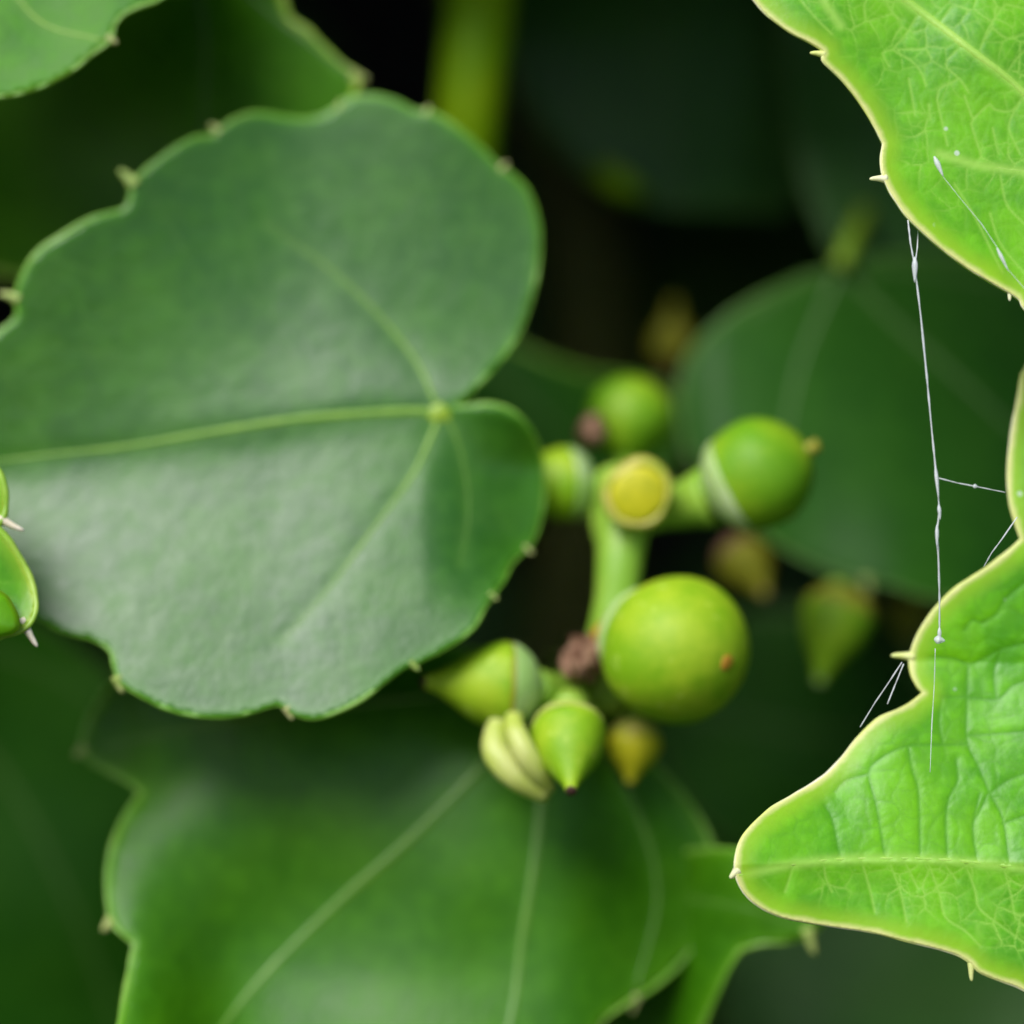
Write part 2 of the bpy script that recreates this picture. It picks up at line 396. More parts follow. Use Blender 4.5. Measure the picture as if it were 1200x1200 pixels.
    so_ = bl.modifiers.new('thickness', 'SOLIDIFY'); so_.thickness = thick * 0.001; so_.offset = -1
    # rolled margin
    od = depth(oc[:, 0], oc[:, 1]) + thick * 0.35
    ring = Parr(oc[:, 0], oc[:, 1], od); nR = len(ring)
    wv = margin_px * (1 + 0.35 * vnoise(oc[:, 0], oc[:, 1], 45, 3) + 0.25 * vnoise(oc[:, 0], oc[:, 1], 14, 4))
    rad = wv * 0.5 * 0.00025 * od * 0.001
    V = []; Fm = []; S = 8
    for i in range(nR):
        t = Vector(ring[(i + 1) % nR] - ring[i - 1]).normalized()
        up = Vector((0, -1, 0)); aa = (up - t * up.dot(t)).normalized(); bb = t.cross(aa)
        for k in range(S):
            q = 2 * math.pi * k / S
            V.append(Vector(ring[i]) + (aa * math.cos(q) * 0.8 + bb * math.sin(q)) * rad[i])
    for i in range(nR):
        j = (i + 1) % nR
        for k in range(S):
            k2 = (k + 1) % S; Fm.append((i * S + k, i * S + k2, j * S + k2, j * S + k))
    mesh_obj('margin', V, Fm, mmat, root)
    # veins that stand out as ribs
    for vi, v in enumerate(veins):
        pl, w0, w1 = v[0], v[1], v[2]
        c_ = catmull(pl, 8); dd = depth(c_[:, 0], c_[:, 1])
        if groove: dd = dd + groove * 0.9
        ws = np.linspace(w0, w1, len(c_)); rr = ws * 0.5 * 0.00025 * dd * 0.001
        ctr = Parr(c_[:, 0], c_[:, 1], dd); ctr[:, 1] += rr * sink * 0.5
        Vv, Fv = sweep(ctr, rr, 8, True, 0.5, (0, -1, 0))
        mesh_obj('midrib' if vi == 0 else 'side_vein', Vv, Fv, vmat, root)
    # bristle teeth
    for (ex, ey, tx, ty, wd) in teeth:
        L = math.hypot(tx - ex, ty - ey); ux, uy = (tx - ex) / L, (ty - ey) / L
        bxp, byp = ex - ux * wd * 0.35, ey - uy * wd * 0.35
        d0 = float(depth(np.array([bxp]), np.array([byp]))[0]) + 0.22
        P4 = []; R4 = []
        for t, rr in ((0, 0.5), (0.1, 0.6), (0.18, 0.55), (0.4, 0.42), (0.6, 0.34), (0.8, 0.28), (0.93, 0.2), (1.0, 0.07)):
            bend = 0.16 * L * math.sin(t * 2.2)
            P4.append(P(bxp + (tx - bxp) * t - uy * bend * 0.5, byp + (ty - byp) * t + ux * bend * 0.5, d0 - 0.15 * t)); R4.append(rr * wd * mpp(d0))
        Vt, Ft = sweep(P4, R4, 8)
        mesh_obj('tooth', Vt, Ft, tmat, root)
    if petiole:
        pp, w0, w1 = petiole
        P4 = [P(*q) for q in pp]
        cc = []
        for i in range(len(P4) - 1):
            p1, p2 = P4[i], P4[i + 1]; p0 = P4[i - 1] if i else 2 * p1 - p2; p3 = P4[i + 2] if i + 2 < len(P4) else 2 * p2 - p1
            for j in range(8):
                t = j / 8
                cc.append(0.5 * ((2 * p1) + (p2 - p0) * t + (2 * p0 - 5 * p1 + 4 * p2 - p3) * t * t + (3 * p1 - p0 - 3 * p2 + p3) * t ** 3))
        cc.append(P4[-1]); k = len(cc)
        rr = [(w0 + (w1 - w0) * i / (k - 1)) * 0.5 * mpp(200) for i in range(k)]
        Vp, Fp = sweep(cc, rr, 12)
        mesh_obj('petiole', Vp, Fp, M[petiole_mat], root)
    return root

MM = 0.05   # millimetres per pixel, roughly
def sm(v, a, b): t = np.clip((v - a) / (b - a), 0, 1); return t * t * (3 - 2 * t)

# ---- bright young leaf, upper right
def dA(x, y):
    s = ((x - 1060) * 0.60 - (y - 0) * 0.80)          # signed distance above (right of) the main vein
    return 184.6 - 0.010 * (y - 150) + 0.0035 * (x - 1100) + 0.00002 * np.abs(s) ** 1.6 * 4 + 0.35 * vnoise(x, y, 110, 21) - 1.0 * sm(-s, 120, 260)
A_out = [(884, 0), (900, 18), (925, 37), (950, 50), (965, 60), (964, 70), (975, 82), (990, 97), (1010, 123), (1025, 148), (1035, 168, 'c'), (1033, 185), (1034, 202),
         (1041, 220), (1050, 235), (1062, 252), (1080, 270), (1105, 292), (1135, 314), (1165, 332), (1184, 343), (1195, 351), (1202, 363), (1240, 395), (1300, 412), (1360, 400), (1405, 352, 'c'),
         (1425, 280), (1440, 150), (1420, 0), (1350, -150), (1230, -250), (1080, -290), (960, -260), (900, -180, ), (925, -105, 'c'), (862, -120), (845, -70), (862, -30)]
A_veins = [([(930, -98), (1000, -45), (1060, 0), (1135, 57), (1200, 110), (1290, 210), (1395, 345)], 15, 7),
           ([(935, -90), (950, -40), (965, 0), (985, 30)], 5, 0.5),
           ([(1230, 205), (1170, 197), (1140, 192), (1100, 180)], 5, 0.5),
           ([(940, -100), (1080, -120), (1250, -60), (1400, 60)], 13, 5)]
A_fine = [[(1078, 14), (1058, 45), (1047, 58), (1066, 70), (1078, 82), (1085, 100)], [(1047, 58), (1034, 62), (1042, 78)],
          [(1125, 55), (1108, 75), (1124, 92), (1135, 108)], [(1124, 92), (1100, 105), (1098, 115), (1103, 140), (1110, 170)], [(1145, 67), (1160, 30), (1178, 5)], [(1178, 5), (1200, 10)],
          [(1178, 90), (1190, 70), (1202, 58)], [(1160, 30), (1180, 45), (1200, 40)], [(1115, 8), (1102, 26)], [(1200, 112), (1185, 130), (1165, 128), (1160, 122), (1140, 140), (1138, 145), (1150, 183)],
          [(1140, 140), (1130, 112)], [(1163, 150), (1170, 180)], [(1195, 120), (1182, 148), (1195, 180)], [(1065, 92), (1070, 120), (1072, 135)], [(1088, 122), (1090, 140)],
          [(1038, 0), (1045, 14), (1056, 24)], [(938, 0), (955, 20), (975, 40)], [(1118, 215), (1140, 250), (1160, 290), (1175, 320)], [(1172, 205), (1180, 240), (1200, 262)], [(1160, 250), (1172, 285), (1200, 320)]]
build_leaf('ivy_leaf', 'bright yellow-green leaf with pale margin filling the upper right corner', (925, -100), A_out, dA, M['young'], M['margin_young'], M['vein_young'], M['margin_young'],
           A_veins, A_fine, [(964, 64, 949, 63, 9), (1036, 210, 1019, 211, 10), (1184, 342, 1184, 353, 7)], ([(925, -100, 184.8), (880, -160, 190), (830, -260, 205), (800, -380, 235)], 26, 30), sp=2.0, margin_px=3.8,
           cell=27, quilt=0.024, ridge=0.015, vein_px=4.2, thick=0.3)

# ---- bright young leaf, lower right
def dB(x, y):
    mid = 1010 + 0.00009 * (x - 1050) ** 2
    s = mid - y                                        # > 0 above the midrib
    up = np.clip(s, 0, None); dn = np.clip(-s, 0, None)
    return 183.6 + 0.0170 * np.minimum(up, 235) + 0.002 * np.clip(up - 235, 0, None) + 0.001 * dn - 0.9 * sm(1000 - x, 0, 160) + 1.2 * sm(650 - y, 0, 160) + 0.30 * vnoise(x, y, 90, 31) - 2.2 * sm(dn, 0, 300)
B_out = [(1199, 437), (1195, 458), (1189, 490), (1183, 530), (1181, 560), (1184, 590), (1190, 612), (1197, 632, 'c'), (1180, 648), (1150, 670), (1120, 690), (1095, 715), (1078, 740), (1068, 766), (1068, 788), (1075, 804),
         (1082, 812, 'c'), (1060, 828), (1030, 842), (1005, 865), (985, 890), (965, 910), (930, 932), (900, 950), (878, 970), (866, 990), (862, 1012), (864, 1030), (872, 1046), (888, 1061), (912, 1073), (940, 1080), (985, 1087),
         (1020, 1092), (1060, 1102), (1100, 1112), (1125, 1120), (1139, 1130), (1150, 1140), (1175, 1150), (1200, 1160), (1260, 1195), (1340, 1230), (1410, 1215), (1440, 1120), (1425, 1045, 'c'), (1500, 1000), (1540, 900), (1520, 760), (1450, 610), (1370, 500), (1300, 435), (1250, 408), (1215, 415)]
B_veins = [([(1420, 1042), (1300, 1026), (1200, 1017), (1100, 1008), (1000, 1007), (930, 1013), (866, 1026)], 9, 4),
           ([(1410, 1030), (1330, 930), (1270, 800), (1220, 600), (1205, 450)], 9, 4)]
B_fine = [[(1183, 1012), (1175, 960), (1160, 930), (1145, 895), (1133, 868), (1133, 815), (1134, 778)], [(1133, 872), (1100, 873), (1060, 875), (1030, 890), (1018, 907), (1027, 945), (1037, 1006)],
          [(1068, 772), (1095, 770), (1120, 772), (1135, 779), (1160, 768), (1175, 760), (1205, 753)], [(1082, 815), (1110, 817), (1134, 817), (1168, 820), (1185, 805), (1205, 797)], [(1133, 862), (1170, 860), (1205, 857)],
          [(1160, 930), (1180, 915), (1205, 905)], [(1175, 965), (1205, 955)], [(985, 1008), (975, 960), (966, 944)], [(1078, 1006), (1076, 930), (1068, 900), (1064, 876)], [(1110, 1006), (1108, 960), (1112, 935), (1122, 915), (1120, 890)],
          [(1145, 1008), (1140, 970), (1148, 930)], [(1140, 965), (1158, 930)], [(1018, 907), (990, 915), (978, 928)], [(1168, 820), (1165, 790), (1172, 762)], [(1105, 873), (1100, 845), (1104, 818)], [(1168, 720), (1180, 700), (1205, 680)], [(1168, 720), (1150, 730), (1140, 726), (1130, 738)],
          [(965, 1010), (968, 1030), (975, 1045)], [(1010, 1009), (1020, 1045), (1025, 1068)], [(1042, 1009), (1055, 1045), (1062, 1080)], [(1060, 1009), (1075, 1040)], [(1087, 1009), (1100, 1045), (1108, 1075), (1130, 1090), (1148, 1108)],
          [(1105, 1010), (1120, 1030)], [(1131, 1010), (1143, 1045), (1148, 1065), (1180, 1090), (1205, 1108)], [(1175, 1012), (1185, 1050), (1190, 1075), (1205, 1088)], [(930, 1014), (925, 1030), (920, 1045)]]
build_leaf('ivy_leaf', 'bright yellow-green leaf with quilted surface pointing left at the lower right', (1420, 1042), B_out, dB, M['young'], M['margin_young'], M['vein_young'], M['margin_young'],
           B_veins, B_fine, [(1199, 445, 1196, 437, 8), (1068, 770, 1044, 770, 11), (863, 1022, 856, 1030, 11), (1139, 1130, 1140, 1150, 9)], ([(1420, 1042, 188), (1480, 1080, 195), (1560, 1150, 215), (1600, 1250, 240)], 26, 30), sp=2.0, margin_px=3.8,
           cell=30, quilt=0.022, ridge=0.05, vein_px=4.2, thick=0.3, vfade=lambda x, y: 0.12 + 0.88 * sm(y, 1000, 1014))

# ---- young leaf peeking in at the left edge
def dC(x, y): return 186.5 - 0.01 * (y - 650) + 0.35 * vnoise(x, y, 60, 41) + 0.00012 * np.clip(-x, 0, None) ** 1.5
C_out = [(-30, 530), (-6, 548), (4, 568), (7, 588), (4, 606), (-6, 618, 'c'), (8, 632), (22, 652), (34, 674), (41, 698), (42, 714), (36, 730), (22, 741), (0, 747), (-40, 755), (-120, 790), (-220, 790), (-290, 720), (-300, 640), (-250, 560), (-160, 510), (-80, 505)]
cl = build_leaf('ivy_leaf', 'small bright green leaf lobe with two pale bristles at the left edge', (-290, 650), C_out, dC, M['young_left'], M['margin_left'], M['vein_young'], M['tooth'],
           [([(-285, 650), (-180, 660), (-80, 690), (30, 730)], 9, 4), ([(-285, 648), (-150, 600), (0, 606)], 6, 4)], [[(-5, 700), (6, 705), (14, 700)], [(0, 725), (10, 715)]], [(2, 608, 29, 620, 11), (28, 728, 46, 757, 12)],
           ([(-290, 650, 187), (-360, 640, 195), (-450, 600, 220), (-500, 560, 250)], 24, 28), sp=4.0, margin_px=8.0, cell=36, quilt=0.05, vein_px=4)
# its folded lip in front
lip = outline_curve([(-60, 690), (-20, 690), (4, 699), (14, 712), (20, 726), (19, 738), (2, 743), (-30, 748), (-70, 740)], 3)
lx, ly = lip[:, 0], lip[:, 1]; cx, cy = lip.mean(0)
Vl = [P(cx, cy, 184.3)]; Fl = []; K = 6; n = len(lip)
for k in range(1, K + 1):
    t = k / K
    for i in range(n):
        Vl.append(P(cx + (lx[i] - cx) * t, cy + (ly[i] - cy) * t, 184.6 + 0.6 * t ** 3 - 0.02 * (cy + (ly[i] - cy) * t - cy)))
for i in range(n): Fl.append((0, 1 + i, 1 + (i + 1) % n))
for k in range(K - 1):
    for i in range(n):
        a = 1 + k * n + i; b = 1 + k * n + (i + 1) % n; Fl.append((a, a + n, b + n, b))
lo = mesh_obj('folded_lip', [tuple(v) for v in Vl], Fl, M['young_left'], cl); attr(lo, 'edge', [0.9] * (1 + (K - 1) * n) + [0.1] * n); attr(lo, 'vein', [0.0] * len(Vl))
lo.modifiers.new('thickness', 'SOLIDIFY').thickness = 0.00025

# ---- the large mature leaf on the left
def dD(x, y):
    mid = 483 + 0.125 * np.clip(500 - x, 0, None) * sm(500 - x, 0, 200)
    s = mid - y
    up = np.clip(s, 0, None); dn = np.clip(-s, 0, None)
    q = np.sqrt(s * s + 30.0 ** 2) - 30.0                      # softened fold along the midrib
    up = np.where(s > 0, q, 0); dn = np.where(s < 0, q, 0)
    r = 195.5 - 0.0195 * dn + 0.000004 * dn ** 2
    r = r + 0.0115 * 120.0 * (1 - np.exp(-up / 120.0)) * sm(x, -120, 260) + up * (-0.003 + 0.0120 * sm(x, 40, 480)) - 0.000013 * up ** 2 * sm(x, 300, 560)
    r = r - 0.0010 * (500 - x) * sm(500 - x, -150, 300)
    r = r + 3.4 * sm(x, 490, 670) * sm(y, 470, 560) * (1 - sm(y, 620, 760)) * 0.9          # right basal lobe dips back
    r = r + 1.2 * sm(x, 380, 760) * (1 - sm(y, 380, 470))
    r = r + 0.22 * vnoise(x, y, 220, 51)
    # scalloped edge: right lower margin rolled up
    return r
D_out = [(531, 477, 'c'), (546, 464), (575, 435), (605, 395), (622, 350), (631, 300), (630, 260), (618, 225), (601, 206), (586, 196), (570, 180), (545, 158), (520, 140), (503, 132), (486, 130), (460, 117), (430, 112), (408, 117), (394, 127), (376, 136), (355, 140),
         (330, 137), (300, 133), (276, 140), (258, 151), (248, 159), (225, 163), (195, 180), (170, 200), (156, 216), (151, 236), (142, 246), (110, 255), (75, 275), (45, 295), (28, 320), (19, 344), (20, 360), (18, 373), (0, 388), (-30, 405), (-70, 430), (-110, 465), (-150, 505), (-190, 562, 'c'),
         (-140, 600), (-90, 645), (-40, 683), (0, 705), (40, 722), (75, 741), (110, 750), (130, 764), (134, 782), (142, 800), (160, 813), (190, 828), (225, 838), (265, 840), (300, 833), (325, 826), (342, 836), (362, 842), (385, 838), (420, 822), (450, 800), (478, 780), (495, 774), (530, 755), (555, 735),
         (568, 712), (577, 699), (590, 680), (600, 660), (612, 648), (623, 636), (631, 615), (636, 590), (637, 560), (632, 525), (620, 500), (600, 482), (575, 474), (550, 476)]
D_veins = [([(516, 483), (480, 482), (440, 484), (350, 491), (250, 506), (150, 523), (60, 533), (0, 540), (-185, 561)], 12, 0.3),
           ([(515, 488), (497, 530), (480, 562), (430, 630), (385, 690), (330, 752)], 7, 0.3),
           ([(512, 478), (494, 435), (470, 400), (430, 355), (380, 310), (310, 262)], 6, 0.2),
           ([(524, 487), (540, 530), (548, 575), (548, 610), (540, 660)], 2.5, 0.2)]
D_fine = [[(310, 498), (275, 545), (235, 590), (200, 620)], [(410, 487), (370, 540), (330, 580)], [(200, 515), (140, 570), (90, 610)], [(400, 485), (350, 440), (280, 400), (220, 370)], [(250, 505), (180, 450), (120, 420), (60, 400)], [(460, 585), (465, 640), (450, 700)], [(430, 630), (440, 690), (420, 750)], [(455, 595), (390, 620), (330, 650)], [(150, 523), (70, 600), (20, 680)], [(235, 590), (190, 680), (150, 790)], [(330, 580), (290, 680), (250, 790)], [(220, 370), (130, 330), (60, 300)], [(280, 400), (220, 300), (170, 220)], [(430, 355), (430, 250), (440, 130)], [(380, 310), (330, 220), (300, 145)], [(470, 400), (540, 300), (560, 190)], [(350, 440), (300, 320), (270, 200)], [(385, 690), (400, 760), (390, 825)], [(548, 575), (590, 610), (610, 640)], [(60, 533), (20, 470), (0, 430)]]
D_teeth = [(588, 197, 594, 190, 9), (500, 131, 503, 124, 9), (397, 126, 399, 116, 9), (254, 153, 245, 146, 11), (155, 214, 138, 200, 16), (19, 350, -2, 345, 13), (139, 797, 145, 812, 14), (338, 832, 344, 843, 11), (484, 778, 492, 785, 10), (576, 698, 584, 702, 9), (617, 643, 625, 648, 9)]
big = build_leaf('ivy_leaf', 'large glossy dark green heart-shaped leaf filling the left side with yellow-green midrib', (516, 483), D_out, dD, M['mature'], M['margin_mature'], M['vein_mature'], M['tooth_green'], D_veins, D_fine, D_teeth,
           ([(519, 481, 195.8), (540, 492, 199), (590, 540, 213), (620, 620, 240)], 26, 28), sp=6.0, margin_px=5.0, cell=52, quilt=0.014, groove=0.04, vein_px=5, thick=0.3)

# swollen yellow-green joint where its veins meet the petiole
jd = float(dD(np.array([515.0]), np.array([483.0]))[0])
V, F = lathe(P(515, 483, jd + 0.35), (0.05, -1, 0.15), smooth_prof([(0, 0.00085), (0.00018, 0.0008), (0.00034, 0.00055), (0.00044, 0.00025), (0.00046, 0.00005)], 4), 18, 0.10, 9)
mesh_obj('vein_joint', V, F, M['vein_joint'], big)

# ---- leaf at the top left corner
def dE(x, y): return 192.0 - 0.014 * (y - 50) + 0.3 * vnoise(x, y, 90, 61) - 0.003 * x
E_out = [(-60, 108), (0, 113), (40, 105), (80, 86), (108, 64), (124, 53), (132, 42), (134, 30, 'c'), (145, 17), (165, 7), (190, -3), (230, -40), (240, -130), (160, -220), (20, -260), (-120, -230), (-200, -100), (-160, 30)]
build_leaf('ivy_leaf', 'green leaf lobe with one blunt tooth in the top left corner', (-60, -200), E_out, dE, M['corner'], M['margin_mature'], M['vein_mature'], M['tooth_green'], [([(-60, -200), (-20, -80), (40, 20), (120, 48)], 9, 4)], [], [(130, 46, 138, 50, 12)],
           ([(-60, -200, 193), (-80, -260, 205), (-60, -340, 240)], 24, 26), sp=8, margin_px=5)

# ---- leaf under the berries, bottom centre
def dF(x, y):
    k = 25.0 * np.log1p(np.exp(np.clip((y - 1140) / 25.0, -30, 30)))
    r = 197.5 - 0.003 * (y - 900) + 0.030 * 45.0 * np.log1p(np.exp(np.clip((880 - y) / 45.0, -30, 30))) * sm(x, 200, 480) - 0.020 * k - 0.016 * (y - 1000) * sm(280 - x, 0, 140) + 0.0006 * (x - 500)
    r = r + 0.8 * vnoise(x, y, 210, 71) + 0.2 * vnoise(x, y, 100, 72) + 3.0 * sm(x, 640, 840) - 1.3 * np.exp(-((x - 165) / 90) ** 2) * sm(y, 860, 1000)
    return r
F_out = [(645, 800, 'c'), (690, 822), (740, 865), (775, 905), (810, 945), (832, 985), (840, 1025), (838, 1060), (820, 1095), (798, 1128), (768, 1155), (748, 1168), (722, 1184), (704, 1200), (690, 1240), (640, 1300), (540, 1380), (420, 1420), (280, 1400), (170, 1330), (130, 1260), (140, 1200), (150, 1145), (157, 1106, 'c'), (142, 1094), (131, 1080), (127, 1060), (126, 1030), (130, 1000), (140, 970), (154, 946), (166, 930, 'c'),
         (152, 917), (128, 904), (104, 890), (96, 876), (102, 850), (115, 825), (135, 800), (200, 765), (330, 745), (480, 750), (580, 770)]
build_leaf('ivy_leaf', 'broad green leaf with toothed left edge below the berries at the bottom', (645, 805), F_out, dF, M['mature2'], M['margin_mature'], M['vein_soft'], M['tooth_green'],
           [([(645, 808), (634, 945), (625, 1020), (612, 1100), (600, 1190), (560, 1360)], 15, 9), ([(640, 808), (565, 900), (480, 985), (400, 1055), (300, 1155), (220, 1260)], 20, 9), ([(635, 805), (480, 820), (300, 840), (120, 875)], 12, 5), ([(650, 810), (730, 920), (770, 1040), (745, 1160)], 12, 5)], [],
           [(97, 880, 88, 887, 14), (129, 1082, 121, 1092, 15), (745, 1170, 742, 1188, 13)], ([(645, 803, 203.5), (650, 790, 212), (670, 770, 240)], 24, 24), sp=10, margin_px=6)
def dG(x, y): return 196.5 + 0.003 * (1080 - y) * sm(1060 - y, 0, 120) + 7.5 * sm(890 - x, 0, 170) + 0.4 * vnoise(x, y, 90, 81)
G_out = [(960, 1088), (984, 1052), (965, 1022), (910, 1004), (850, 996), (790, 1000), (740, 1015), (710, 1050), (700, 1150), (730, 1260), (790, 1290), (825, 1200), (840, 1165), (854, 1135), (868, 1113, 'c'), (892, 1106), (922, 1104), (946, 1098)]
build_leaf('ivy_leaf', 'green leaf corner with one pale tooth just below the tip of the lower right leaf', (720, 1040), G_out, dG, M['mature2'], M['margin_mature'], M['vein_soft'], M['tooth_green'], [([(722, 1042), (800, 1052), (880, 1066), (945, 1090)], 4, 1)], [], [(948, 1092, 957, 1118, 16)],
           ([(722, 1040, 204), (690, 1030, 216), (640, 990, 250)], 22, 22), sp=10, margin_px=5)

# ---- dark leaf behind the right berries
def dH(x, y): return 210 + 0.016 * (640 - y) + 0.004 * (x - 1000) + 1.0 * vnoise(x, y, 160, 91) + 1.0 * sm(850 - x, 0, 60)
H_out = [(985, 314, 'c'), (940, 326), (885, 352), (838, 384), (808, 420), (797, 460), (802, 515), (828, 565), (868, 606), (905, 634), (940, 655), (980, 672), (1008, 680), (1024, 682), (1045, 686), (1072, 696), (1105, 703), (1150, 700), (1210, 688), (1290, 640), (1330, 540), (1320, 430), (1270, 350), (1190, 312), (1100, 300), (1030, 302)]
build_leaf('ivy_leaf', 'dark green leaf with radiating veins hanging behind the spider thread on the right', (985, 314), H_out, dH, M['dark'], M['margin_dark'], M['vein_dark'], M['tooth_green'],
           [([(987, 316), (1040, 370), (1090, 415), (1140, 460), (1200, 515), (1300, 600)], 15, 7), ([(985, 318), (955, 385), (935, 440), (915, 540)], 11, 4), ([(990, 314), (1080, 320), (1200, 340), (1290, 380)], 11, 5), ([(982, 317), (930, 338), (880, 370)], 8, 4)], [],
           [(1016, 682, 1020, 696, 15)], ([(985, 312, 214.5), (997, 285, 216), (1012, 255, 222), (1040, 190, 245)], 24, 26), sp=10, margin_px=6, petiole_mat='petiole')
# ---- further leaves in the shade
def flat(d0, ay=0.0, ax=0.0, cx=600, cy=600, seed=1, amp=1.2): return lambda x, y: d0 + ay * (y - cy) + ax * (x - cx) + amp * vnoise(x, y, 170, seed)
N_out = [(935, -60), (922, 60), (936, 180), (955, 250), (985, 300), (1060, 335), (1180, 340), (1260, 220), (1220, 20), (1100, -80)]
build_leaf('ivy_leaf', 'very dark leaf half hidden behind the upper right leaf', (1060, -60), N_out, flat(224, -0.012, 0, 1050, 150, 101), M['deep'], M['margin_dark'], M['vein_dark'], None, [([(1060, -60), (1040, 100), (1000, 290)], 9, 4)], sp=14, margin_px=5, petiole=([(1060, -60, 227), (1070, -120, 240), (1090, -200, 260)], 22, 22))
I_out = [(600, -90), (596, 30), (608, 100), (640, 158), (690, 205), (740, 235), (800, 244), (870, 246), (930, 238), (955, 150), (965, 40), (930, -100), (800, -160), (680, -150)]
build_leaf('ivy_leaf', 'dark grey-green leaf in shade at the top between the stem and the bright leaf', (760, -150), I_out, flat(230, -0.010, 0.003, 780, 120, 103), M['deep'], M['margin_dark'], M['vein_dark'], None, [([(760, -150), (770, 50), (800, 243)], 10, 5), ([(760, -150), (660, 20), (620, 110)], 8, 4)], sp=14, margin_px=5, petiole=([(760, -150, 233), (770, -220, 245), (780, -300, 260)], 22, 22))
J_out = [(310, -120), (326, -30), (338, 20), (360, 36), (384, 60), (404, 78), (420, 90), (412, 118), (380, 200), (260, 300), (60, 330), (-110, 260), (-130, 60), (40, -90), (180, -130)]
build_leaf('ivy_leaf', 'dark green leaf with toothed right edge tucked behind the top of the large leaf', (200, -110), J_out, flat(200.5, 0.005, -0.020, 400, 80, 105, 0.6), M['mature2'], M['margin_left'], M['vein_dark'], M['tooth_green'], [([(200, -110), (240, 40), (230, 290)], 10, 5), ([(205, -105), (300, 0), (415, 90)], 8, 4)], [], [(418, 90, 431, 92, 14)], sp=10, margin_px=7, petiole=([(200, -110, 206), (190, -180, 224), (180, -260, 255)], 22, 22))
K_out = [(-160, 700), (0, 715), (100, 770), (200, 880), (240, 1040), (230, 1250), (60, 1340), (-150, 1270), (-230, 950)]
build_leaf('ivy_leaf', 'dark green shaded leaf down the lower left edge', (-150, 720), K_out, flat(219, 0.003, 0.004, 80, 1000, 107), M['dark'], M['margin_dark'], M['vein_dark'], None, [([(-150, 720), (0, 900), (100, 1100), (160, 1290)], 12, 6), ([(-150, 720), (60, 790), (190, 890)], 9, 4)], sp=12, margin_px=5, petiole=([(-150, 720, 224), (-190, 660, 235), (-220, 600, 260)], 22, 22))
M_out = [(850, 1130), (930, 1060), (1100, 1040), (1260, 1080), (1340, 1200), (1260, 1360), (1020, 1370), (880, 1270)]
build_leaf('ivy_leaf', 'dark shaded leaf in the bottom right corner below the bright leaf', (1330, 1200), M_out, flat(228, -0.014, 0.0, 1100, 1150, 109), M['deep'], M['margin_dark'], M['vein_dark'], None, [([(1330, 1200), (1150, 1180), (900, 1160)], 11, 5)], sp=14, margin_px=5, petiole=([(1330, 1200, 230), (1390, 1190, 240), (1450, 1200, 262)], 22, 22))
Pl_out = [(530, 380), (600, 404), (645, 424), (695, 440), (745, 446), (790, 470), (790, 540), (730, 590), (640, 590), (560, 520)]
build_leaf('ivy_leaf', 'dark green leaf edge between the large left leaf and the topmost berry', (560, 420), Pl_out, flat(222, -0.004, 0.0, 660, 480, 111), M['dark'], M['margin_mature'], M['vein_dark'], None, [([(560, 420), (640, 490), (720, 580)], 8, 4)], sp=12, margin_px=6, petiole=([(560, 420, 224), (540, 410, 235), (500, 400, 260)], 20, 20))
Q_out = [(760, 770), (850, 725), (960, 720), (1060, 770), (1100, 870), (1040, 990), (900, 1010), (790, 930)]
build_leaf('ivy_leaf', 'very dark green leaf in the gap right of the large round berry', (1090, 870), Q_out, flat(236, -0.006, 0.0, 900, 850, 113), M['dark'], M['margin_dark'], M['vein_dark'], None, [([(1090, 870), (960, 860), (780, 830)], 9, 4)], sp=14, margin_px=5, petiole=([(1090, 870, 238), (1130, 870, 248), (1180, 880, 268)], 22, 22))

# ------------------------------------------------------------------ stems
def tube_thing(name, label, cat, pts, mat, sides=16, part='stalk', base=None):
    P4 = [P(q[0], q[1], q[2]) for q in pts]; cc = []; rr = []
    for i in range(len(P4) - 1):
        p1, p2 = P4[i], P4[i + 1]; p0 = P4[i - 1] if i else 2 * p1 - p2; p3 = P4[i + 2] if i + 2 < len(P4) else 2 * p2 - p1
        for j in range(8):
            t = j / 8
            cc.append(0.5 * ((2 * p1) + (p2 - p0) * t + (2 * p0 - 5 * p1 + 4 * p2 - p3) * t * t + (3 * p1 - p0 - 3 * p2 + p3) * t ** 3))
            rr.append((pts[i][3] * (1 - t) + pts[i + 1][3] * t) * 0.5 * mpp(pts[i][2]))
    cc.append(P4[-1]); rr.append(pts[-1][3] * 0.5 * mpp(pts[-1][2]))
    V, F = sweep(cc, rr, sides)
    o = mesh_obj(name, V, F, mat, loc=P4[-1]); tag(o, label, cat); return o
tube_thing('green_stem', 'thick yellow-green stem rising at the top behind the large left leaf', 'stem', [(585, -420, 228, 90), (572, -150, 221, 86), (562, 0, 217, 84), (553, 90, 216, 80), (543, 190, 217, 78), (530, 330, 220, 78), (510, 520, 235, 80)], M['stem'])
tube_thing('woody_stem', 'dark brown woody vine stem in the shade right of the large left leaf', 'stem', [(540, -80, 262, 100), (610, 60, 256, 105), (665, 180, 252, 110), (690, 290, 250, 112), (700, 420, 252, 115), (690, 620, 256, 118), (650, 900, 260, 120), (600, 1300, 265, 125)], M['bark'])
tube_thing('shoot', 'short yellow-green shoot lit at the lower rim of the dark top leaf', 'shoot', [(640, 150, 246, 20), (690, 190, 233, 26), (722, 213, 227, 30), (750, 228, 229, 22), (772, 236, 236, 6)], M['stem'])

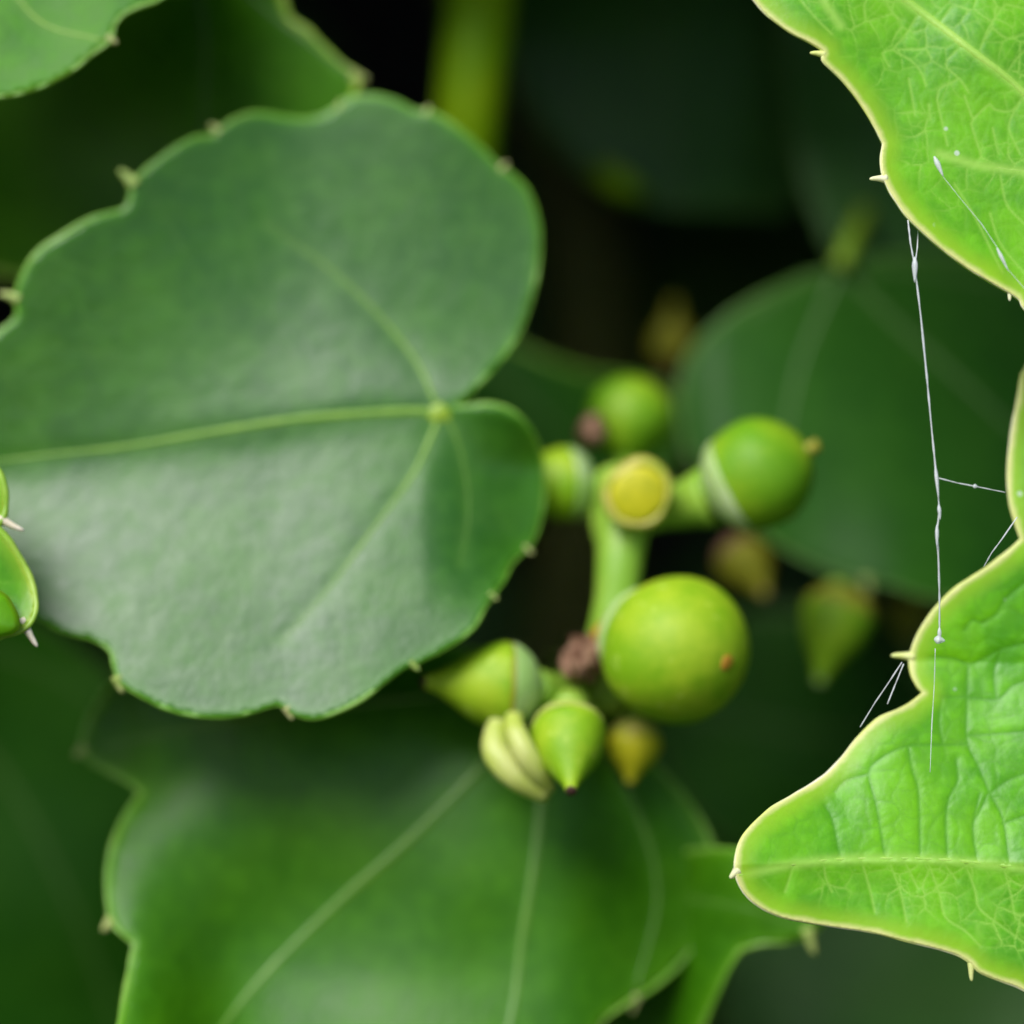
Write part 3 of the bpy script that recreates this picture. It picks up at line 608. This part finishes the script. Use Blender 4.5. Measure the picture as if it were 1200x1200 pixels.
# ------------------------------------------------------------------ berries
CLUSTER = [-5.5]                      # millimetres the main cluster stands forward of its listed depths
def PC(x, y, d): return P(x, y, d + CLUSTER[0])
PX = 0.00005   # one pixel at the berries, in metres
def vdir(dx, dy, dz): return Vector((dx, dz, -dy)).normalized()      # picture right, picture down, away from the viewer
def stalk_part(root, pts, name='pedicel', mat='stalk'):
    P4 = [PC(*q[:3]) for q in pts]; cc = []; rr = []
    for i in range(len(P4) - 1):
        p1, p2 = P4[i], P4[i + 1]; p0 = P4[i - 1] if i else 2 * p1 - p2; p3 = P4[i + 2] if i + 2 < len(P4) else 2 * p2 - p1
        for j in range(6):
            t = j / 6
            cc.append(0.5 * ((2 * p1) + (p2 - p0) * t + (2 * p0 - 5 * p1 + 4 * p2 - p3) * t * t + (3 * p1 - p0 - 3 * p2 + p3) * t ** 3))
            rr.append((pts[i][3] * (1 - t) + pts[i + 1][3] * t) * 0.5 * PX)
    cc.append(P4[-1]); rr.append(pts[-1][3] * 0.5 * PX)
    V, F = sweep(cc, rr, 14)
    return mesh_obj(name, V, F, M[mat], root)
def lathe_part(root, name, base, axis, prof, mat, sides=28, wob=0.012, seed=0, n=5):
    pr = smooth_prof([(t * PX, r * PX) for t, r in prof], n)
    V, F = lathe(base, axis, pr, sides, wob, seed)
    return mesh_obj(name, V, F, M[mat], root)
def cone_fruit(root, base, axis, r, length, body='berry', cup='cup', seed=0, tip='dark_tip', name='young_fruit', ring=None):
    """a conical young fruit sitting in its cup: fruit (> tip), cup"""
    ax = axis
    f = lathe_part(root, name, base, ax, [(0, r * 0.80), (r * 0.10, r * 0.95), (r * 0.35, r), (length * 0.45, r * 0.80), (length * 0.70, r * 0.45), (length * 0.88, r * 0.22), (length * 0.97, r * 0.17), (length, r * 0.10)], body, 26, 0.015, seed)
    lathe_part(f, 'tip', Vector(base) + ax * (length * 0.955) * PX, ax, [(0, r * 0.10), (r * 0.03, r * 0.16), (r * 0.10, r * 0.15), (r * 0.15, r * 0.06)], tip, 12, 0.03, seed + 1)
    lathe_part(root, 'cup', Vector(base) - ax * (r * 0.52) * PX, ax, [(0, r * 0.40), (r * 0.12, r * 0.66), (r * 0.32, r * 0.86), (r * 0.52, r * 0.98), (r * 0.60, r * 1.0), (r * 0.63, r * 0.94), (r * 0.55, r * 0.7)], cup, 26, 0.02, seed + 2)
    if ring: lathe_part(f, 'seam', Vector(base) + ax * (r * 0.06) * PX, ax, [(0, r * 0.85), (r * 0.04, r * 1.0), (r * 0.12, r * 1.01), (r * 0.17, r * 0.9)], ring, 26, 0.02, seed + 3)
    return f

bc = empty('berry_cluster',PC(725, 740, 203)); tag(bc, 'cluster of green berries and buds on a short stalk in the centre', 'berry cluster', 'berry clusters of the ivy')
stalk_part(bc, [(728, 560, 206, 66), (730, 610, 204.5, 62), (727, 650, 203.5, 56), (722, 700, 203, 50), (716, 740, 203, 54), (705, 780, 204, 54), (690, 812, 205, 60)], 'main_stalk')
# large round berry
bcen =PC(792, 762, 199.5); bax = vdir(0.62, 0.13, -0.72)
R = 84
sph = [(-R * math.cos(a), R * math.sin(a)) for a in np.linspace(0.05, math.pi - 0.05, 17)]
b1 = lathe_part(bc, 'berry', bcen, bax, sph, 'berry', 48, 0.016, 3, 2); b1['label'] = 'large round yellow-green berry with an orange scar'
lathe_part(b1, 'scar', bcen + bax * R * 0.985 * PX, bax, [(0, 9), (1.5, 9), (3.0, 6), (3.4, 2)], 'scar', 14, 0.08, 4, 3)
lathe_part(bc, 'collar', bcen - bax * (R * 1.02) * PX, bax, [(0, 26), (6, 46), (18, 58), (30, 66), (36, 66), (38, 60)], 'collar', 26, 0.04, 5)
stalk_part(bc, [(690, 812, 205, 58), (712, 806, 204.5, 60), (735, 792, 203.8, 56)])
# fruit at the left, tip pointing left
a1 = vdir(-0.97, -0.05, -0.12); cone_fruit(bc,PC(604, 804, 200), a1, 50, 106, 'berry', 'cup', 11, ring='olive')
stalk_part(bc, [(622, 806, 200.5, 50), (645, 812, 202, 46), (672, 814, 204, 54), (692, 812, 205, 56)])
# fruit at the bottom, tip down and towards the viewer
a2 = vdir(0.02, 0.62, -0.72); cone_fruit(bc,PC(666, 854, 198.4), a2, 43, 100, 'berry', 'cream', 21)
stalk_part(bc, [(666, 838, 200, 46), (672, 822, 202.5, 46), (686, 812, 205, 52)])
# yellowish fruit further back
a3 = vdir(-0.10, 0.92, -0.25); cone_fruit(bc,PC(744, 862, 204.5), a3, 32, 58, 'yellow', 'yellow_rim', 31)
stalk_part(bc, [(744, 852, 205, 34), (730, 832, 206, 36), (700, 812, 206, 42)])
# clinging petals
for k, (pts_, wd) in enumerate(((((598, 824, 199.2), (583, 856, 197.9), (583, 884, 197.0), (606, 912, 196.8), (642, 934, 197.6)), 13), (((602, 826, 198.6), (603, 852, 197.0), (614, 880, 196.3), (630, 906, 196.6), (645, 928, 197.6)), 10))):
    nn = 14; Q = [Vector(PC(*q)) for q in pts_]; V = []; F = []; SS = 9
    fine_ = []
    for i in range(len(Q) - 1):
        p1, p2 = Q[i], Q[i + 1]; p0 = Q[i - 1] if i else 2 * p1 - p2; p3 = Q[i + 2] if i + 2 < len(Q) else 2 * p2 - p1
        for j in range(5):
            t = j / 5; fine_.append(0.5 * ((2 * p1) + (p2 - p0) * t + (2 * p0 - 5 * p1 + 4 * p2 - p3) * t * t + (3 * p1 - p0 - 3 * p2 + p3) * t ** 3))
    fine_.append(Q[-1]); m_ = len(fine_)
    for i, p in enumerate(fine_):
        t = (fine_[min(i + 1, m_ - 1)] - fine_[max(i - 1, 0)]).normalized(); side = t.cross(Vector((0, -1, 0))).normalized(); nrm = side.cross(t)
        u = i / (m_ - 1); wv_ = wd * PX * (0.30 + 0.80 * math.sin(math.pi * (0.04 + 0.90 * u)) ** 0.8)
        for s in range(SS):
            a = -1 + 2 * s / (SS - 1); V.append(p + side * a * wv_ - nrm * (a * a) * wv_ * 0.55 * (1 if nrm.y < 0 else -1))
    for i in range(m_ - 1):
        for s in range(SS - 1): F.append((i * SS + s, i * SS + s + 1, (i + 1) * SS + s + 1, (i + 1) * SS + s))
    po = mesh_obj('petal', V, F, M['cream'], bc); md = po.modifiers.new('thickness', 'SOLIDIFY'); md.thickness = 0.00035; md.offset = 0
# dried brown remnant at the node
lathe_part(bc, 'dried_remnant',PC(660, 786, 201.5), vdir(0.75, -0.45, -0.3), [(0, 8), (8, 20), (16, 18), (24, 30), (34, 22), (42, 24), (52, 12), (62, 10)], 'brown', 22, 0.2, 41)
lathe_part(bc, 'dried_remnant',PC(700, 752, 201.2), vdir(0.5, -0.6, -0.4), [(0, 6), (8, 14), (20, 15), (30, 6)], 'scar', 14, 0.1, 43)
# upper whorl: spent flower disc in the middle
a4 = vdir(0.02, 0.10, -0.95)
cup4 = lathe_part(bc, 'spent_flower',PC(745, 574, 203.5), a4, [(0, 26), (12, 36), (28, 41), (44, 41), (52, 39), (54, 34), (50, 29), (46, 27)], 'yellow_rim', 28, 0.045, 51)
lathe_part(cup4, 'disc',PC(745, 574, 203.5) + a4 * 44 * PX, a4, [(0, 36), (6, 34), (12, 27), (15, 14), (16, 3)], 'yellow', 24, 0.02, 52)
# berry at the right
a5 = vdir(0.86, -0.42, -0.22); b5c =PC(893, 553, 203)
b5 = lathe_part(bc, 'berry', b5c, a5, [(-58, 22), (-52, 44), (-36, 58), (-10, 65), (14, 63), (36, 50), (52, 30), (59, 12)], 'berry_darker', 40, 0.012, 61)
lathe_part(b5, 'tip', b5c + a5 * 56 * PX, a5, [(0, 9), (5, 7), (10, 7), (15, 8), (18, 4)], 'olive', 12, 0.08, 62)
lathe_part(bc, 'collar', b5c - a5 * 66 * PX, a5, [(0, 28), (8, 44), (18, 56), (26, 60), (31, 59), (31, 50)], 'collar', 26, 0.03, 63)
stalk_part(bc, [(735, 606, 205, 48), (775, 598, 205, 46), (806, 590, 204.4, 58), (832, 582, 203.8, 74)])
# fruit at the left, half hidden by the leaf
a6 = vdir(-0.93, 0.03, -0.2); cone_fruit(bc,PC(672, 566, 206.5), a6, 43, 92, 'berry', 'cup', 71)
stalk_part(bc, [(690, 572, 206.5, 44), (705, 590, 206.5, 34), (712, 625, 205, 34), (724, 660, 203.6, 36)])
# topmost berry, further back
b7c =PC(738, 487, 212); a7 = vdir(0.2, -0.75, -0.3)
lathe_part(bc, 'berry', b7c, a7, [(-48, 16), (-42, 34), (-26, 47), (0, 52), (22, 46), (40, 28), (48, 8)], 'berry_darker', 32, 0.012, 75)
stalk_part(bc, [(732, 526, 213, 34), (734, 556, 211, 38), (735, 590, 207, 46)])
lathe_part(bc, 'dried_remnant',PC(690, 524, 209.5), vdir(0.2, -0.9, -0.2), [(0, 6), (8, 15), (20, 18), (32, 14), (42, 5)], 'brown', 14, 0.1, 77)

CLUSTER[0] = 0.0
bu = empty('flower_bud', P(786, 432, 226)); tag(bu, 'blurred olive bud on a brown stalk above the topmost berry', 'bud')
lathe_part(bu, 'bud', P(788, 425, 225), vdir(0.02, -0.95, -0.2), [(0, 12), (6, 24), (20, 28), (36, 25), (50, 16), (62, 9), (74, 7), (84, 5)], 'olive_dark', 24, 0.03, 81)
stalk_part(bu, [(788, 424, 225, 26), (786, 440, 225.5, 24), (780, 470, 228, 24), (770, 540, 240, 26)], 'stalk', 'brown')

bc2 = empty('berry_cluster', P(960, 640, 226)); tag(bc2, 'shaded cluster of small pointed fruits hanging below the dark right leaf', 'berry cluster', 'berry clusters of the ivy')
cone_fruit(bc2, P(985, 712, 208), vdir(-0.28, 0.90, -0.25), 44, 98, 'berry_darker', 'olive', 91, tip='cup')
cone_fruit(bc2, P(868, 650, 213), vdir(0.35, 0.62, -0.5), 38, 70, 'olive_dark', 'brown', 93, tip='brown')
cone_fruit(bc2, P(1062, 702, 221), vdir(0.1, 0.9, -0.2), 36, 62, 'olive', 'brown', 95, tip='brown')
stalk_part(bc2, [(960, 610, 232, 30), (972, 660, 220, 28), (984, 700, 209.5, 36)])
stalk_part(bc2, [(960, 610, 232, 28), (910, 610, 224, 26), (864, 640, 214.5, 32)])
stalk_part(bc2, [(960, 610, 232, 28), (1020, 630, 226, 26), (1060, 690, 222, 30)])

# ------------------------------------------------------------------ spider silk
def silk(name, label, pts, w=2.4, knots=(), group=None):
    P4 = [P(*q) for q in pts]; r = w * 0.5 * mpp(183); cc = []; rr = []
    for i in range(len(P4) - 1):
        for j in range(5):
            t = j / 5; cc.append(P4[i].lerp(P4[i + 1], t)); rr.append(r * (1 + 0.35 * random.uniform(-1, 1)))
    cc.append(P4[-1]); rr.append(r)
    root = empty(name, P4[0]); tag(root, label, 'spider thread', group or 'spider threads on the right leaves')
    V, F = sweep(cc, rr, 6); mesh_obj('strand', V, F, M['silk'], root)
    for (kx, ky, kd, kr, kl, ux, uy) in knots:
        ax = vdir(ux, uy, 0)
        V, F = lathe(P(kx, ky, kd) - ax * kl * 0.5 * mpp(183), ax, smooth_prof([(0, 0.3 * kr * mpp(183)), (kl * 0.3 * mpp(183), kr * mpp(183)), (kl * 0.6 * mpp(183), 0.8 * kr * mpp(183)), (kl * mpp(183), 0.2 * kr * mpp(183))], 3), 8, 0.1, int(kx))
        mesh_obj('knot', V, F, M['silk'], root)
    return root
silk('spider_thread', 'long white spider thread hanging between the two bright right leaves', [(1064, 258, 183.4), (1067, 285, 183.2), (1072, 312, 183), (1079, 370, 182.9), (1086, 440, 182.9), (1092, 505, 182.9), (1097, 555, 182.9), (1101, 598, 182.9), (1098, 622, 182.9), (1100, 660, 183.2), (1101, 700, 183.6), (1101, 746, 184.0)], 2.3,
     [(1072, 316, 182.9, 3.4, 30, 0, 1), (1098, 565, 182.8, 2.2, 40, 0.1, 1), (1101, 600, 182.8, 2.4, 18, 0.1, 1), (1098, 628, 182.8, 2.2, 26, 0, 1), (1101, 744, 183.9, 2.6, 18, 0, 1), (1101, 750, 183.9, 5.5, 13, 1, 0.15)])
silk('spider_thread', 'faint short strand joining the top of the long spider thread', [(1076, 268, 184.5), (1075, 290, 183.8), (1072, 312, 183)], 1.6)
silk('spider_thread', 'thin strand with a tiny droplet crossing sideways from the long thread', [(1099, 560, 182.9), (1122, 566, 183), (1143, 570, 183), (1178, 577, 183.3)], 1.3, [(1143, 570, 182.9, 2.8, 6, 1, 0.1)])
silk('spider_thread', 'short strand bridging the notch of the lower right leaf', [(1153, 664, 184.6), (1162, 648, 184.2), (1174, 632, 184), (1192, 606, 184)], 1.6)
silk('spider_thread', 'left one of two strands slanting down from the bristle of the lower right leaf', [(1057, 776, 184.9), (1040, 802, 184.9), (1025, 824, 184.9), (1008, 852, 184.9)], 1.4)
silk('spider_thread', 'right one of two strands slanting down from the bristle of the lower right leaf', [(1059, 778, 184.9), (1050, 800, 184.9), (1040, 825, 184.9)], 1.4)
silk('spider_thread', 'white silk strand stuck on the upper right leaf', [(1097, 188, 183.2), (1106, 208, 183.1), (1125, 232, 183.0), (1150, 262, 182.7), (1170, 292, 182.4), (1178, 312, 182.2), (1204, 342, 182.0)], 0.8,
     [(1100, 195, 183.1, 3.0, 26, 0.45, 1), (1175, 304, 182.2, 2.4, 30, 0.5, 1)])
silk('spider_thread', 'faint silk strand lying on the lower right leaf below the long thread', [(1096, 760, 184.6), (1095, 800, 184.9), (1092, 850, 184.7), (1090, 905, 184.3)], 1.0)

# ------------------------------------------------------------------ the rest of the ivy around the view
def foliage():
    V = []; F = []; ve = []; ed = []
    prof = []
    K = 40
    for k in range(K):
        a = 2 * math.pi * k / K                       # 0 = tip
        r = 0.62 + 0.38 * math.cos(a) * 0.35 + 0.17 * max(0, math.cos(2.5 * a)) ** 2 + 0.05 * math.cos(9 * a)
        r *= 1 - 0.62 * math.exp(-((a - math.pi) / 0.28) ** 2)
        prof.append((a, r))
    def add(px, py, d, size, roll, tilt, yaw):
        c = P(px, py, d); b0 = len(V)
        R_ = Matrix.Rotation(yaw, 3, 'Z') @ Matrix.Rotation(tilt, 3, 'X') @ Matrix.Rotation(roll, 3, 'Y')
        rings = (0.0, 0.3, 0.6, 0.85, 1.0)
        for ri, q in enumerate(rings):
            for a, r in (prof if ri else prof[:1]):
                x = math.sin(a) * r * q; z = -math.cos(a) * r * q
                y = -0.10 * abs(x) + 0.16 * (x * x + z * z) + 0.03 * math.sin(5 * a) * q
                V.append(c + R_ @ (Vector((x, y, z)) * size * 0.001)); ve.append(math.exp(-(x / 0.03) ** 2) * 0.8); ed.append((1 - q) * size * 0.6)
        for k in range(K): F.append((b0, b0 + 1 + k, b0 + 1 + (k + 1) % K))
        for ri in range(len(rings) - 2):
            for k in range(K):
                a_ = b0 + 1 + ri * K + k; b_ = b0 + 1 + ri * K + (k + 1) % K; F.append((a_, a_ + K, b_ + K, b_))
    r_ = random.Random(5)
    gx = -2600
    while gx < 3900:
        gy = -2900
        while gy < 3600:
            for layer in range(3):
                x = gx + r_.uniform(-140, 140); y = gy + r_.uniform(-140, 140); size = r_.uniform(15, 25)
                d = ((190, 210, 236) if y < 0 else (196, 216, 240))[layer] + r_.uniform(0, 14)  # unseen rows above the view stand nearer, set to shade the background
                m = size * 1.0 / MM + 30
                if -m < x < 1200 + m and -m < y < 1200 + m: continue
                add(x, y, d, size, r_.uniform(-0.9, 0.9), -r_.uniform(0.1, 0.75), r_.uniform(-0.45, 0.45))
            gy += 300
        gx += 300
    for k in range(70):                                # against the wall, behind everything in view
        add(r_.uniform(-300, 1500), r_.uniform(-300, 1500), r_.uniform(264, 278), r_.uniform(9, 15), r_.uniform(-1.5, 1.5), -r_.uniform(0, 0.3), r_.uniform(-0.2, 0.2))
    o = mesh_obj('ivy_foliage', V, F, M['foliage']); attr(o, 'vein', ve); attr(o, 'edge', ed)
    md = o.modifiers.new('thickness', 'SOLIDIFY'); md.thickness = 0.0003; md.offset = 0
    tag(o, 'mass of ivy leaves in deep shade behind and around the framed ones', 'ivy', kind='stuff')
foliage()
